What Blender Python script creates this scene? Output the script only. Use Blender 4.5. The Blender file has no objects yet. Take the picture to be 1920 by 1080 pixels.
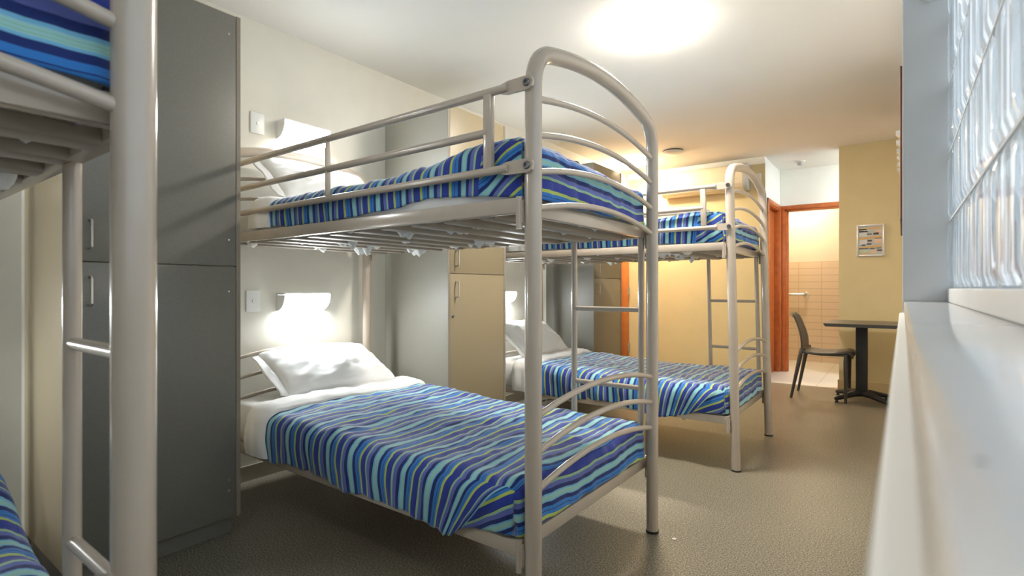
import bpy, bmesh, math, random
from mathutils import Vector, Matrix, noise
PI = math.pi
SC = bpy.context.scene
COL = SC.collection
random.seed(7)

# ------------------------------------------------------------------ helpers
def new_bm():
    return bmesh.new()

def add_box(bm, lo, hi, bevel=0.0, seg=2):
    r = bmesh.ops.create_cube(bm, size=1.0)
    vs = r['verts']
    for v in vs:
        v.co = Vector([lo[i] + (v.co[i] + 0.5) * (hi[i] - lo[i]) for i in range(3)])
    if bevel > 0:
        es = list({e for v in vs for e in v.link_edges})
        bmesh.ops.bevel(bm, geom=es, offset=bevel, segments=seg, profile=0.5, affect='EDGES')

def add_tube(bm, pts, r, seg=12, caps=True):
    pts = [Vector(p) for p in pts]
    n = len(pts)
    rs = r if isinstance(r, (list, tuple)) else [r] * n
    t0 = (pts[1] - pts[0]).normalized()
    ref = Vector((0, 0, 1)) if abs(t0.z) < 0.9 else Vector((1, 0, 0))
    nrm = t0.cross(ref).normalized()
    rings = []
    for i, p in enumerate(pts):
        if i == 0: t = pts[1] - pts[0]
        elif i == n - 1: t = pts[-1] - pts[-2]
        else: t = (pts[i + 1] - pts[i]).normalized() + (pts[i] - pts[i - 1]).normalized()
        t.normalize()
        nrm = (nrm - t * nrm.dot(t)).normalized()
        b = t.cross(nrm)
        rings.append([bm.verts.new(p + (nrm * math.cos(2 * PI * k / seg) + b * math.sin(2 * PI * k / seg)) * rs[i]) for k in range(seg)])
    for i in range(n - 1):
        for k in range(seg):
            bm.faces.new((rings[i][k], rings[i][(k + 1) % seg], rings[i + 1][(k + 1) % seg], rings[i + 1][k]))
    if caps:
        bm.faces.new(rings[0][::-1]); bm.faces.new(rings[-1])

def add_lathe(bm, c, prof, seg=32, axis='z'):
    """prof: list of (radius, height) turned about an axis through c"""
    c = Vector(c); rings = []
    def P(r, a, h):
        x, y = r * math.cos(a), r * math.sin(a)
        return c + (Vector((x, y, h)) if axis == 'z' else Vector((h, x, y)) if axis == 'x' else Vector((x, h, y)))
    for r, h in prof:
        if r < 1e-6: rings.append([bm.verts.new(P(0, 0, h))])
        else: rings.append([bm.verts.new(P(r, 2 * PI * k / seg, h)) for k in range(seg)])
    for a, b in zip(rings, rings[1:]):
        for k in range(seg):
            q = [a[k % len(a)], a[(k + 1) % len(a)], b[(k + 1) % len(b)], b[k % len(b)]]
            u = []
            for v in q:
                if v not in u: u.append(v)
            if len(u) > 2: bm.faces.new(u)

def add_extrude(bm, poly, axis, a0, a1):
    """closed 2D polygon extruded along an axis ('x','y','z')"""
    def P(p, a):
        return {'x': (a, p[0], p[1]), 'y': (p[0], a, p[1]), 'z': (p[0], p[1], a)}[axis]
    A = [bm.verts.new(P(p, a0)) for p in poly]; B = [bm.verts.new(P(p, a1)) for p in poly]
    n = len(poly)
    for i in range(n):
        bm.faces.new((A[i], A[(i + 1) % n], B[(i + 1) % n], B[i]))
    bm.faces.new(A[::-1]); bm.faces.new(B)

def obj(name, bm, m, parent=None, smooth=40, fix=True):
    if fix: bmesh.ops.recalc_face_normals(bm, faces=bm.faces)
    me = bpy.data.meshes.new(name)
    for f in bm.faces: f.smooth = smooth > 0
    if smooth > 0:
        lim = math.radians(smooth)
        for e in bm.edges:
            if len(e.link_faces) == 2:
                try: e.smooth = e.calc_face_angle() < lim
                except ValueError: pass
    bm.to_mesh(me); bm.free()
    o = bpy.data.objects.new(name, me)
    COL.objects.link(o)
    for mm in (m if isinstance(m, (list, tuple)) else [m]): me.materials.append(mm)
    if parent: o.parent = parent
    return o

def thing(name, label, cat, loc=(0, 0, 0), rotz=0, group=None):
    o = bpy.data.objects.new(name, None)
    o.empty_display_size = 0.1
    COL.objects.link(o)
    o.location = loc; o.rotation_euler = (0, 0, rotz)
    o['label'] = label; o['category'] = cat
    if group: o['group'] = group
    return o

def tag(o, label, cat, group=None):
    o['label'] = label; o['category'] = cat
    if group: o['group'] = group
    return o

def box_obj(name, lo, hi, m, parent=None, bevel=0.0):
    bm = new_bm(); add_box(bm, lo, hi, bevel); return obj(name, bm, m, parent)

def struct(name, bm, m, parent=None):
    o = obj(name, bm, m, parent)
    if not parent: o['kind'] = 'structure'
    return o

def copy_thing(root, label):
    r = root.copy(); COL.objects.link(r); r['label'] = label
    for ch in list(root.children):
        c = ch.copy(); COL.objects.link(c); c.parent = r
        for g in ch.children:
            d = g.copy(); COL.objects.link(d); d.parent = c
    return r

def nz(x, y, z=0.0):
    return noise.noise(Vector((x, y, z)))

def sm(a, b, x):
    t = max(0.0, min(1.0, (x - a) / (b - a))); return t * t * (3 - 2 * t)

# ------------------------------------------------------------------ materials
def lin(r, g, b):
    f = lambda c: (c / 12.92) if c <= 0.04045 else ((c + 0.055) / 1.055) ** 2.4
    return (f(r / 255), f(g / 255), f(b / 255), 1.0)

def mat(name, col, rough=0.5, metal=0.0, bump=0.0, bscale=200, var=0.0, vscale=6, spec=0.5, coat=0.0):
    m = bpy.data.materials.new(name); m.use_nodes = True
    nt = m.node_tree; b = nt.nodes['Principled BSDF']
    b.inputs['Base Color'].default_value = col
    b.inputs['Roughness'].default_value = rough
    b.inputs['Metallic'].default_value = metal
    b.inputs['Specular IOR Level'].default_value = spec
    b.inputs['Coat Weight'].default_value = coat
    tc = nt.nodes.new('ShaderNodeTexCoord')
    if var > 0:
        n = nt.nodes.new('ShaderNodeTexNoise'); n.inputs['Scale'].default_value = vscale; n.inputs['Detail'].default_value = 5
        nt.links.new(tc.outputs['Object'], n.inputs['Vector'])
        r = nt.nodes.new('ShaderNodeValToRGB')
        r.color_ramp.elements[0].position = 0.35; r.color_ramp.elements[1].position = 0.68
        r.color_ramp.elements[0].color = tuple(c * (1 - var) for c in col[:3]) + (1,)
        r.color_ramp.elements[1].color = tuple(min(1, c * (1 + var)) for c in col[:3]) + (1,)
        nt.links.new(n.outputs['Fac'], r.inputs['Fac']); nt.links.new(r.outputs['Color'], b.inputs['Base Color'])
    if bump > 0:
        n2 = nt.nodes.new('ShaderNodeTexNoise'); n2.inputs['Scale'].default_value = bscale; n2.inputs['Detail'].default_value = 3
        nt.links.new(tc.outputs['Object'], n2.inputs['Vector'])
        bp = nt.nodes.new('ShaderNodeBump'); bp.inputs['Strength'].default_value = bump; bp.inputs['Distance'].default_value = 0.002
        nt.links.new(n2.outputs['Fac'], bp.inputs['Height']); nt.links.new(bp.outputs['Normal'], b.inputs['Normal'])
    return m

def emit_mat(name, col, strength):
    m = bpy.data.materials.new(name); m.use_nodes = True
    b = m.node_tree.nodes['Principled BSDF']
    b.inputs['Base Color'].default_value = (0.9, 0.9, 0.88, 1)
    b.inputs['Roughness'].default_value = 0.3
    b.inputs['Emission Color'].default_value = col
    b.inputs['Emission Strength'].default_value = strength
    return m

M = {}
M['wall'] = mat('cream wall paint', (0.71, 0.69, 0.61, 1), 0.6, bump=0.15, bscale=120, var=0.02)
M['yellow'] = mat('yellow cream wall paint', (0.66, 0.57, 0.33, 1), 0.6, bump=0.15, bscale=120, var=0.02)
M['bath'] = mat('cream bathroom paint', (0.70, 0.63, 0.50, 1), 0.6)
M['white'] = mat('white wall paint', (0.80, 0.81, 0.79, 1), 0.55, bump=0.1, bscale=120, var=0.01)
M['ceil'] = mat('ceiling paint', (0.86, 0.84, 0.79, 1), 0.8, var=0.01, vscale=2)
M['pier'] = mat('pale grey pier paint', (0.66, 0.67, 0.67, 1), 0.5, bump=0.1, bscale=100, var=0.02)
M['sill'] = mat('glossy white sill', (0.74, 0.75, 0.76, 1), 0.16, var=0.02, vscale=3, coat=0.3)
M['sill_shade'] = mat('shaded sill edge', (0.62, 0.56, 0.48, 1), 0.35)  # beige puts the shade on the sill's upright edge into the colour
M['base'] = mat('baseboard vinyl', (0.36, 0.32, 0.24, 1), 0.5, var=0.04)
M['ybase'] = mat('cream baseboard', (0.60, 0.50, 0.28, 1), 0.5)
M['paint'] = mat('beige enamel on steel', (0.48, 0.41, 0.335, 1), 0.24, bump=0.03, bscale=60, var=0.03, vscale=9, coat=0.3)
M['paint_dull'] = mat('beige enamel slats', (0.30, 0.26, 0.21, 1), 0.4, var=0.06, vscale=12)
M['rubber'] = mat('black rubber', (0.02, 0.02, 0.02, 1), 0.6)
M['bolt'] = mat('dark steel bolt', (0.22, 0.22, 0.23, 1), 0.3, 1.0)
M['chrome'] = mat('brushed steel', (0.62, 0.61, 0.58, 1), 0.28, 1.0)
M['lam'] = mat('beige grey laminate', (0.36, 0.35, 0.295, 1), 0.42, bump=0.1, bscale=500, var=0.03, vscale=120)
M['lam_dimlit'] = mat('grey laminate', (0.18, 0.172, 0.145, 1), 0.42, bump=0.1, bscale=500, var=0.05, vscale=150)  # locker laminate darkened and greyed; its dimmer light is in the colour
M['lam_warmlit'] = mat('warm-lit laminate', (0.275, 0.225, 0.140, 1), 0.42, bump=0.1, bscale=500, var=0.03, vscale=120)  # same locker laminate with the warm light painted into its colour
M['lam_warmlit_pale'] = mat('pale warm-lit laminate', (0.44, 0.37, 0.25, 1), 0.42, bump=0.1, bscale=500, var=0.03, vscale=120)  # same laminate again, paler, warm light included in the tone
M['edge'] = mat('laminate edging', (0.26, 0.225, 0.18, 1), 0.45)
M['dark_gap'] = mat('dark interior', (0.03, 0.03, 0.03, 1), 0.8)
M['sheet'] = mat('white cotton', (0.80, 0.80, 0.79, 1), 0.85, bump=0.25, bscale=25, var=0.02, spec=0.2)
M['pillow'] = mat('white pillowcase cotton', (0.82, 0.83, 0.83, 1), 0.8, bump=0.2, bscale=18, spec=0.2)
M['ticking'] = mat('mattress protector', (0.80, 0.80, 0.78, 1), 0.8, bump=0.8, bscale=30, var=0.06, vscale=20)
M['plastic'] = mat('white plastic', (0.78, 0.79, 0.77, 1), 0.35)
M['cream_plastic'] = mat('cream plastic', (0.75, 0.68, 0.52, 1), 0.35)
M['grey_plastic'] = mat('grey plastic', (0.45, 0.47, 0.48, 1), 0.4)
M['orange'] = mat('orange stained timber', (0.46, 0.125, 0.03, 1), 0.35, var=0.12, vscale=14)
M['orange_light'] = mat('orange painted timber', (0.56, 0.20, 0.055, 1), 0.4, var=0.05, vscale=14)
M['chair'] = mat('charcoal plastic', (0.045, 0.042, 0.036, 1), 0.42, bump=0.05, bscale=300)
M['table'] = mat('charcoal laminate', (0.060, 0.058, 0.056, 1), 0.30)
M['iron'] = mat('black cast iron', (0.018, 0.018, 0.018, 1), 0.45)
M['red'] = mat('dark red board', (0.15, 0.025, 0.015, 1), 0.5, var=0.1, vscale=30)
M['silver'] = mat('silver frame', (0.75, 0.74, 0.71, 1), 0.3, 0.6)
M['brown'] = mat('dark brown', (0.05, 0.035, 0.025, 1), 0.6)
M['stone'] = mat('pale scrap', (0.7, 0.66, 0.58, 1), 0.5)
M['mortar'] = mat('white grout', (0.70, 0.71, 0.71, 1), 0.7)
M['backdrop'] = mat('pale render outside', (0.75, 0.76, 0.77, 1), 0.8)
M['pave'] = mat('pale paving outside', (0.5, 0.45, 0.38, 1), 0.8, var=0.1, vscale=3)
M['lamp'] = emit_mat('lit opal glass', (1.0, 0.93, 0.83, 1), 165.0)
M['lamp_day'] = emit_mat('lit opal glass neutral', (1.0, 0.95, 0.86, 1), 12.0)
M['lamp_warm'] = emit_mat('lit opal glass warm', (1.0, 0.80, 0.54, 1), 150.0)
M['lamp_cool'] = emit_mat('lit opal cool', (0.86, 0.94, 1.0, 1), 110.0)
M['lamp_bath'] = emit_mat('lit opal bath', (1.0, 0.82, 0.58, 1), 100.0)
M['reader'] = emit_mat('lit reading diffuser', (0.94, 0.98, 1.0, 1), 45.0)

def floor_mat():
    m = mat('speckled vinyl', (0.2, 0.18, 0.14, 1), 0.36)
    nt = m.node_tree; b = nt.nodes['Principled BSDF']
    tc = nt.nodes.new('ShaderNodeTexCoord')
    n = nt.nodes.new('ShaderNodeTexNoise'); n.inputs['Scale'].default_value = 170; n.inputs['Detail'].default_value = 2
    r = nt.nodes.new('ShaderNodeValToRGB'); e = r.color_ramp.elements
    e[0].position = 0.36; e[0].color = (0.09, 0.083, 0.066, 1)
    e[1].position = 0.66; e[1].color = (0.44, 0.395, 0.295, 1)
    x = e.new(0.5); x.color = (0.215, 0.192, 0.142, 1)
    n2 = nt.nodes.new('ShaderNodeTexNoise'); n2.inputs['Scale'].default_value = 1.2; n2.inputs['Detail'].default_value = 4
    mx = nt.nodes.new('ShaderNodeMixRGB'); mx.blend_type = 'MULTIPLY'; mx.inputs['Fac'].default_value = 0.25
    nt.links.new(tc.outputs['Object'], n.inputs['Vector']); nt.links.new(tc.outputs['Object'], n2.inputs['Vector'])
    nt.links.new(n.outputs['Fac'], r.inputs['Fac']); nt.links.new(r.outputs['Color'], mx.inputs['Color1'])
    nt.links.new(n2.outputs['Fac'], mx.inputs['Color2']); nt.links.new(mx.outputs['Color'], b.inputs['Base Color'])
    return m
M['floor'] = floor_mat()

def tile_mat(name, c1, c2, mort, w, h, rough=0.3, msize=0.006):
    m = mat(name, c1, rough); nt = m.node_tree; b = nt.nodes['Principled BSDF']
    tc = nt.nodes.new('ShaderNodeTexCoord')
    br = nt.nodes.new('ShaderNodeTexBrick'); br.offset = 0.0
    br.inputs['Color1'].default_value = c1; br.inputs['Color2'].default_value = c2; br.inputs['Mortar'].default_value = mort
    br.inputs['Scale'].default_value = 1.0; br.inputs['Mortar Size'].default_value = msize
    br.inputs['Brick Width'].default_value = w; br.inputs['Row Height'].default_value = h
    nt.links.new(tc.outputs['UV'], br.inputs['Vector']); nt.links.new(br.outputs['Color'], b.inputs['Base Color'])
    return m
M['wtile'] = tile_mat('cream wall tiles', (0.68, 0.53, 0.38, 1), (0.66, 0.51, 0.36, 1), (0.54, 0.40, 0.27, 1), 0.30, 0.10)
M['ftile'] = tile_mat('pale floor tiles', (0.62, 0.56, 0.47, 1), (0.60, 0.54, 0.45, 1), (0.40, 0.35, 0.28, 1), 0.6, 0.6, 0.35, 0.004)

def stripe_mat(name, dim=1.0):
    m = mat(name, (0.1, 0.2, 0.5, 1), 0.8, spec=0.3); nt = m.node_tree; b = nt.nodes['Principled BSDF']
    b.inputs['Sheen Weight'].default_value = 0.35; b.inputs['Sheen Roughness'].default_value = 0.4
    uv = nt.nodes.new('ShaderNodeUVMap'); uv.uv_map = 'UVMap'
    sx = nt.nodes.new('ShaderNodeSeparateXYZ')
    dv = nt.nodes.new('ShaderNodeMath'); dv.operation = 'DIVIDE'; dv.inputs[1].default_value = 0.149
    fr = nt.nodes.new('ShaderNodeMath'); fr.operation = 'FRACT'
    rp = nt.nodes.new('ShaderNodeValToRGB'); rp.color_ramp.interpolation = 'CONSTANT'
    navy, royal, peri = lin(30, 48, 108), lin(42, 62, 150), lin(96, 108, 178)
    aqua, teal, blue, yel, grn = lin(116, 178, 212), lin(150, 200, 200), lin(52, 122, 196), lin(178, 194, 96), lin(142, 188, 160)
    stops = [(0.0, yel), (0.072, royal), (0.285, yel), (0.30, grn), (0.345, peri), (0.455, navy), (0.555, aqua), (0.60, teal),
             (0.635, grn), (0.645, teal), (0.675, grn), (0.685, teal), (0.705, aqua), (0.735, navy), (0.825, blue), (0.905, navy), (0.918, blue)]
    el = rp.color_ramp.elements
    el[0].position = 0.0; el[0].color = stops[0][1]; el[1].position = stops[1][0]; el[1].color = stops[1][1]
    for p, c in stops[2:]:
        e = el.new(p); e.color = c
    nt.links.new(uv.outputs['UV'], sx.inputs[0]); nt.links.new(sx.outputs['X'], dv.inputs[0])
    nt.links.new(dv.outputs[0], fr.inputs[0]); nt.links.new(fr.outputs[0], rp.inputs['Fac'])
    nt.links.new(rp.outputs['Color'], b.inputs['Base Color'])
    n = nt.nodes.new('ShaderNodeTexNoise'); n.inputs['Scale'].default_value = 55; n.inputs['Detail'].default_value = 4
    tc = nt.nodes.new('ShaderNodeTexCoord'); nt.links.new(tc.outputs['Object'], n.inputs['Vector'])
    bp = nt.nodes.new('ShaderNodeBump'); bp.inputs['Strength'].default_value = 0.3; bp.inputs['Distance'].default_value = 0.004
    nt.links.new(n.outputs['Fac'], bp.inputs['Height']); nt.links.new(bp.outputs['Normal'], b.inputs['Normal'])
    return m
M['stripe'] = stripe_mat('blue striped cotton')

def glass_mat():
    m = bpy.data.materials.new('wavy glass'); m.use_nodes = True; nt = m.node_tree
    b = nt.nodes['Principled BSDF']
    b.inputs['Base Color'].default_value = (0.93, 0.97, 1.0, 1); b.inputs['Roughness'].default_value = 0.04
    b.inputs['IOR'].default_value = 1.45; b.inputs['Transmission Weight'].default_value = 1.0
    t = nt.nodes.new('ShaderNodeBsdfTransparent'); t.inputs['Color'].default_value = (0.92, 0.97, 1.0, 1)
    mx = nt.nodes.new('ShaderNodeMixShader'); mx.inputs['Fac'].default_value = 0.35
    out = nt.nodes['Material Output']
    nt.links.new(b.outputs['BSDF'], mx.inputs[1]); nt.links.new(t.outputs['BSDF'], mx.inputs[2]); nt.links.new(mx.outputs[0], out.inputs['Surface'])
    return m
M['glass'] = glass_mat()

# ------------------------------------------------------------------ setting
XW, YE, ZC = -2.98, 6.69, 2.62           # left wall, end wall, ceiling
YB = -1.7                                # wall behind the camera
RX0, RX1, RY = -1.285, -0.552, 7.64      # recess left wall, right edge, back wall
GX = 0.108                               # face of the glass blocks

bm = new_bm(); add_box(bm, (XW - 0.1, YB - 0.1, -0.1), (0.35, YE, 0.0)); struct('floor', bm, M['floor'])
bm = new_bm(); add_box(bm, (XW - 0.1, YB - 0.1, ZC), (0.35, YE, ZC + 0.1)); struct('ceiling', bm, M['ceil'])
bm = new_bm(); add_box(bm, (XW - 0.1, YB - 0.1, 0), (XW, 5.55, ZC)); add_box(bm, (XW - 0.1, 5.55, 2.12), (XW, 6.60, ZC))
add_box(bm, (XW - 0.1, 6.60, 0), (XW, YE + 0.1, ZC)); struct('wall_left', bm, M['wall'])
bm = new_bm(); add_box(bm, (XW, YB - 0.1, 0), (0.35, YB, ZC)); struct('wall_back', bm, M['wall'])
bm = new_bm(); add_box(bm, (XW, YE, 0), (RX0, YE + 0.1, ZC)); struct('wall_far_left', bm, M['yellow'])
bm = new_bm(); add_box(bm, (RX1, YE, 0), (0.12, YE + 0.1, ZC)); struct('wall_far_right', bm, M['yellow'])
bm = new_bm(); add_box(bm, (0.0, 2.05, 0), (0.12, YE, ZC)); struct('wall_right', bm, M['white'])
# pier that ends the glass block wall
bm = new_bm(); add_box(bm, (0.001, 2.048, 1.0475), (0.30, 2.30, ZC), 0.006); struct('wall_pier', bm, M['pier'])
# cornice above the end wall, baseboards
bm = new_bm(); add_extrude(bm, [(YE, 2.62), (YE, 2.545), (YE - 0.012, 2.545), (YE - 0.045, 2.60), (YE - 0.045, 2.62)], 'x', XW, RX0)
struct('trim_1', bm, M['white'])
box_obj('baseboard_left', (XW, YB, 0), (XW + 0.012, 5.53, 0.085), M['base'])['kind'] = 'structure'
box_obj('baseboard_far_left', (XW + 0.02, YE - 0.012, 0), (RX0, YE, 0.10), M['ybase'])['kind'] = 'structure'
box_obj('baseboard_far_right', (RX1 - 0.012, YE - 0.012, 0), (0.0, YE, 0.10), M['ybase'])['kind'] = 'structure'
# wall nibs behind the lockers
for i, (y0, y1) in enumerate(((0.55, 1.15), (4.497, 5.10))):
    bm = new_bm(); add_box(bm, (XW, y0, 0), (-2.90, y1, 2.27)); add_box(bm, (XW, y0 - 0.01, 0), (-2.895, y0, 0.085))
    struct('trim_%d' % (i + 2), bm, M['wall'])

# recess beyond the end wall: white walls, two orange door frames, tiles
bm = new_bm(); add_box(bm, (RX0 - 0.1, YE + 0.1005, 0), (RX0 - 0.002, 6.84, ZC)); add_box(bm, (RX0 - 0.1, 7.60, 0), (RX0 - 0.002, RY + 0.1, ZC))
add_box(bm, (RX0 - 0.1, 6.84, 2.11), (RX0 - 0.002, 7.60, ZC)); 
add_box(bm, (RX0 - 0.0018, YE - 0.001, 0), (RX0 + 0.001, 6.79, ZC)); struct('wall_recess_left', bm, M['white'])
bm = new_bm(); add_box(bm, (RX0, RY, 2.11), (0.9, RY + 0.1, ZC)); add_box(bm, (-0.40, RY, 0), (0.9, RY + 0.1, 2.11)); 
add_box(bm, (RX0, RY, 0), (RX0 + 0.02, RY + 0.1, 2.11)); struct('wall_recess_back', bm, M['white'])
bm = new_bm(); add_box(bm, (0.9, YE, 0), (1.0, 9.0, ZC)); struct('wall_recess_right', bm, M['white'])
bm = new_bm(); add_box(bm, (0.12, YE, 0), (0.9, YE + 0.1, ZC)); struct('wall_recess_front', bm, M['white'])
bm = new_bm(); add_box(bm, (XW - 0.1, YE, ZC), (0.95, RY + 0.1, ZC + 0.1)); struct('ceiling_recess', bm, M['white'])

def uv_quad(name, quad, m, su, sv, ou=0, ov=0):
    """tiled slab face with UVs in metres"""
    bm = new_bm(); uvl = bm.loops.layers.uv.new('UVMap')
    vs = [bm.verts.new(p) for p in quad]; f = bm.faces.new(vs)
    for l, (a, b) in zip(f.loops, ((0, 0), (su, 0), (su, sv), (0, sv))): l[uvl].uv = (a + ou, b + ov)
    # give the slab a back so that it is a solid
    n = (vs[1].co - vs[0].co).cross(vs[3].co - vs[0].co).normalized()
    ws = [bm.verts.new(v.co - n * 0.05) for v in vs]
    bm.faces.new(ws[::-1])
    for i in range(4): bm.faces.new((vs[(i + 1) % 4], vs[i], ws[i], ws[(i + 1) % 4]))
    return obj(name, bm, m, smooth=0)
o = uv_quad('floor_recess', [(-2.4, YE, 0), (0.95, YE, 0), (0.95, 9.0, 0), (-2.4, 9.0, 0)], M['ftile'], 3.35, 2.31, 0.17, 0.05); o['kind'] = 'structure'
BY = 8.90
o = uv_quad('wall_bathroom', [(-2.4, BY, 0), (0.9, BY, 0), (0.9, BY, 1.48), (-2.4, BY, 1.48)], M['wtile'], 3.3, 1.48, 0.05, 0.02); o['kind'] = 'structure'
bm = new_bm(); add_box(bm, (-2.4, BY + 0.008, 1.48), (0.9, BY + 0.06, ZC)); struct('wall_bathroom_upper', bm, M['bath'])
bm = new_bm(); add_box(bm, (-2.45, 7.74, 0), (-2.4, BY + 0.05, ZC)); struct('wall_bathroom_left', bm, M['bath'])
bm = new_bm(); add_box(bm, (-2.4, 7.66, 0), (RX0 - 0.1, 7.74, ZC)); struct('wall_bathroom_front', bm, M['yellow'])
bm = new_bm(); add_box(bm, (-2.45, RY + 0.1, ZC), (0.95, BY + 0.1, ZC + 0.1)); struct('ceiling_bathroom', bm, M['ceil'])
bm = new_bm(); add_box(bm, (-2.2, 6.84, 0), (-2.1, 7.66, ZC)); struct('wall_beyond_side_door', bm, M['white'])

def door_frame_x(name, x, y0, y1, ztop, m, leaf_m, cas=0.055, leaf_off=-0.06):
    """frame and leaf in a wall of constant x, seen from +x"""
    t = bpy.data.objects.new(name, None); COL.objects.link(t); t['kind'] = 'structure'; t.location = (x, (y0 + y1) / 2, 0)
    yc = (y0 + y1) / 2
    bm = new_bm()
    for a, b in ((y0, y0 + cas), (y1 - cas, y1)):
        add_box(bm, (0, a - yc, 0), (0.014, b - yc, ztop), 0.003)
    add_box(bm, (0, y0 - yc, ztop - cas), (0.0145, y1 - yc, ztop), 0.003)
    for a, b in ((y0 + cas - 0.012, y0 + cas + 0.015), (y1 - cas - 0.015, y1 - cas + 0.012)):
        add_box(bm, (-0.098, a - yc, 0), (0.006, b - yc, ztop - cas + 0.01), 0.002)
    add_box(bm, (-0.098, y0 + cas - yc, ztop - cas - 0.015), (0.006, y1 - cas - yc, ztop - cas + 0.012), 0.002)
    obj('door_frame', bm, m, t)
    lf = box_obj('door_leaf', (leaf_off - 0.035, y0 + cas + 0.018 - yc, 0.008), (leaf_off, y1 - cas - 0.018 - yc, ztop - cas - 0.018), leaf_m, t, 0.002)
    return t, yc
t, yc = door_frame_x('door_1', XW, 5.50, 6.66, 2.16, M['orange_light'], M['orange_light'])
for z in (0.30, 1.05):
    bm = new_bm(); add_tube(bm, [(0.018, 6.655 - yc, z - 0.05), (0.018, 6.655 - yc, z + 0.05)], 0.008, 8)
    add_box(bm, (0.014, 6.615 - yc, z - 0.05), (0.017, 6.655 - yc, z + 0.05)); obj('hinge', bm, M['chrome'], t)
t, yc = door_frame_x('door_2', RX0, 6.80, 7.635, 2.16, M['orange'], M['orange'])
bm = new_bm(); add_box(bm, (-0.059, -0.30, 1.02), (-0.055, -0.27, 1.09)); add_tube(bm, [(-0.055, -0.285, 1.055), (-0.02, -0.285, 1.055)], 0.008, 8); obj('door_lock', bm, M['iron'], t)
# bathroom doorway: frame only
t = bpy.data.objects.new('door_3', None); COL.objects.link(t); t['kind'] = 'structure'; t.location = (-0.8, RY, 0)
bm = new_bm()
L, R_, Z = RX0 + 0.016 + 0.8, -0.34 + 0.8, 2.16
add_box(bm, (L, -0.014, 0), (L + 0.035, 0, Z), 0.003); add_box(bm, (L, -0.0145, Z - 0.055), (R_, 0.0, Z), 0.003); add_box(bm, (R_ - 0.06, -0.014, 0), (R_, 0, Z), 0.003)
add_box(bm, (L + 0.02, -0.004, 0), (L + 0.06, 0.11, Z - 0.04), 0.003); add_box(bm, (R_ - 0.065, -0.004, 0), (R_ - 0.045, 0.11, Z - 0.04), 0.003)
add_box(bm, (L + 0.02, -0.004, Z - 0.075), (R_ - 0.045, 0.11, Z - 0.045), 0.003)
add_box(bm, (L + 0.05, 0.03, 0), (L + 0.075, 0.06, Z - 0.06), 0.002)
obj('door_frame', bm, M['orange'], t)

# half wall, sill and glass block window on the right
bm = new_bm(); add_box(bm, (-0.008, YB, 0), (0.30, 2.05, 1.013), 0.004); struct('wall_half_right', bm, M['white'])
t = bpy.data.objects.new('window_1', None); COL.objects.link(t); t['kind'] = 'structure'; t.location = (GX, 0.5, 1.013)
ox, oy, oz = GX, 0.5, 1.013
bm = new_bm(); add_box(bm, (0.006 - ox, YB - oy, 0.0005), (0.30 - ox, 2.0475 - oy, 1.0475 - oz), 0.003); obj('sill', bm, M['sill'], t)
bm = new_bm(); add_box(bm, (0.0045 - ox, YB - oy, 0.0015), (0.008 - ox, 2.0475 - oy, 1.0445 - oz), 0.001); obj('sill_shaded_edge', bm, M['sill_shade'], t)
bm = new_bm(); add_box(bm, (0.0, YB - oy, 1.0475 - oz), (0.17, 2.0475 - oy, 1.089 - oz), 0.004); obj('upstand', bm, M['pier'], t)
# glass blocks: each a solid with fluted faces; one mesh because they are one pane of the window
NB0, NB1, NR = -11, 7, 7
bm = new_bm(); g = 0.006
def block(bm, y0, z0, sd):
    rnd = random.Random(sd)
    n, mz = 24, 10
    w = 0.2 - g; ph = rnd.random() * 6
    grids = []
    for side in (0, 1):
        rows = []
        for j in range(mz + 1):
            row = []
            for i in range(n + 1):
                u, v = i / n, j / mz
                e = min(u, 1 - u) * w; ez = min(v, 1 - v) * w
                rim = sm(0, 0.016, e) * sm(0, 0.016, ez)
                wave = (0.5 * math.sin(u * 8.5 * PI + ph + 0.9 * math.sin(v * 3.2 + ph)) + 0.5 * math.sin(u * 15 * PI + 2 * ph + 0.7 * math.sin(v * 2 + 2 * ph)))
                if side == 0: x = 0.006 + (-0.006) * rim + 0.0009 * wave * rim
                else: x = 0.074 + 0.006 * rim + 0.0034 * wave * rim
                row.append(bm.verts.new((x, y0 + g / 2 + u * w - oy, z0 + g / 2 + v * w - oz)))
            rows.append(row)
        grids.append(rows)
    for side, rows in enumerate(grids):
        for j in range(mz):
            for i in range(n):
                q = (rows[j][i], rows[j][i + 1], rows[j + 1][i + 1], rows[j + 1][i])
                bm.faces.new(q if side else q[::-1])
    a, b = grids
    ring = lambda G: G[0][:-1] + [r[-1] for r in G[:-1]] + G[-1][:0:-1] + [r[0] for r in G[:0:-1]]
    A, B = ring(a), ring(b)
    for i in range(len(A)):
        j = (i + 1) % len(A)
        bm.faces.new((A[i], A[j], B[j], B[i]))
for r in range(NR):
    for c in range(NB0, NB1 + 0):
        block(bm, 2.05 - 0.2 * (7 - c), 1.09 + 0.2 * r, r * 100 + c)
obj('glass_blocks', bm, M['glass'], t, smooth=50)
bm = new_bm()
for r in range(1, NR + 1):
    z = 1.09 + 0.2 * r - oz; add_box(bm, (0.004, 2.05 + 0.2 * (NB0 - 7) - oy, z - g / 2 + 0.0005), (0.072, 2.0475 - oy, z + g / 2 - 0.0005))
for c in range(NB0, NB1 + 1):
    y = 2.05 - 0.2 * (7 - c) - oy
    if c < 7: add_box(bm, (0.005, y - g / 2 + 0.0005, 1.089 - oz), (0.071, y + g / 2 - 0.0005, 1.09 + 0.2 * NR - oz))
obj('grout', bm, M['mortar'], t)
bm = new_bm(); add_box(bm, (0.0, YB, 1.09 + 0.2 * NR + 0.003), (0.30, 2.05, ZC)); struct('wall_above_glass', bm, M['white'])
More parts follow.
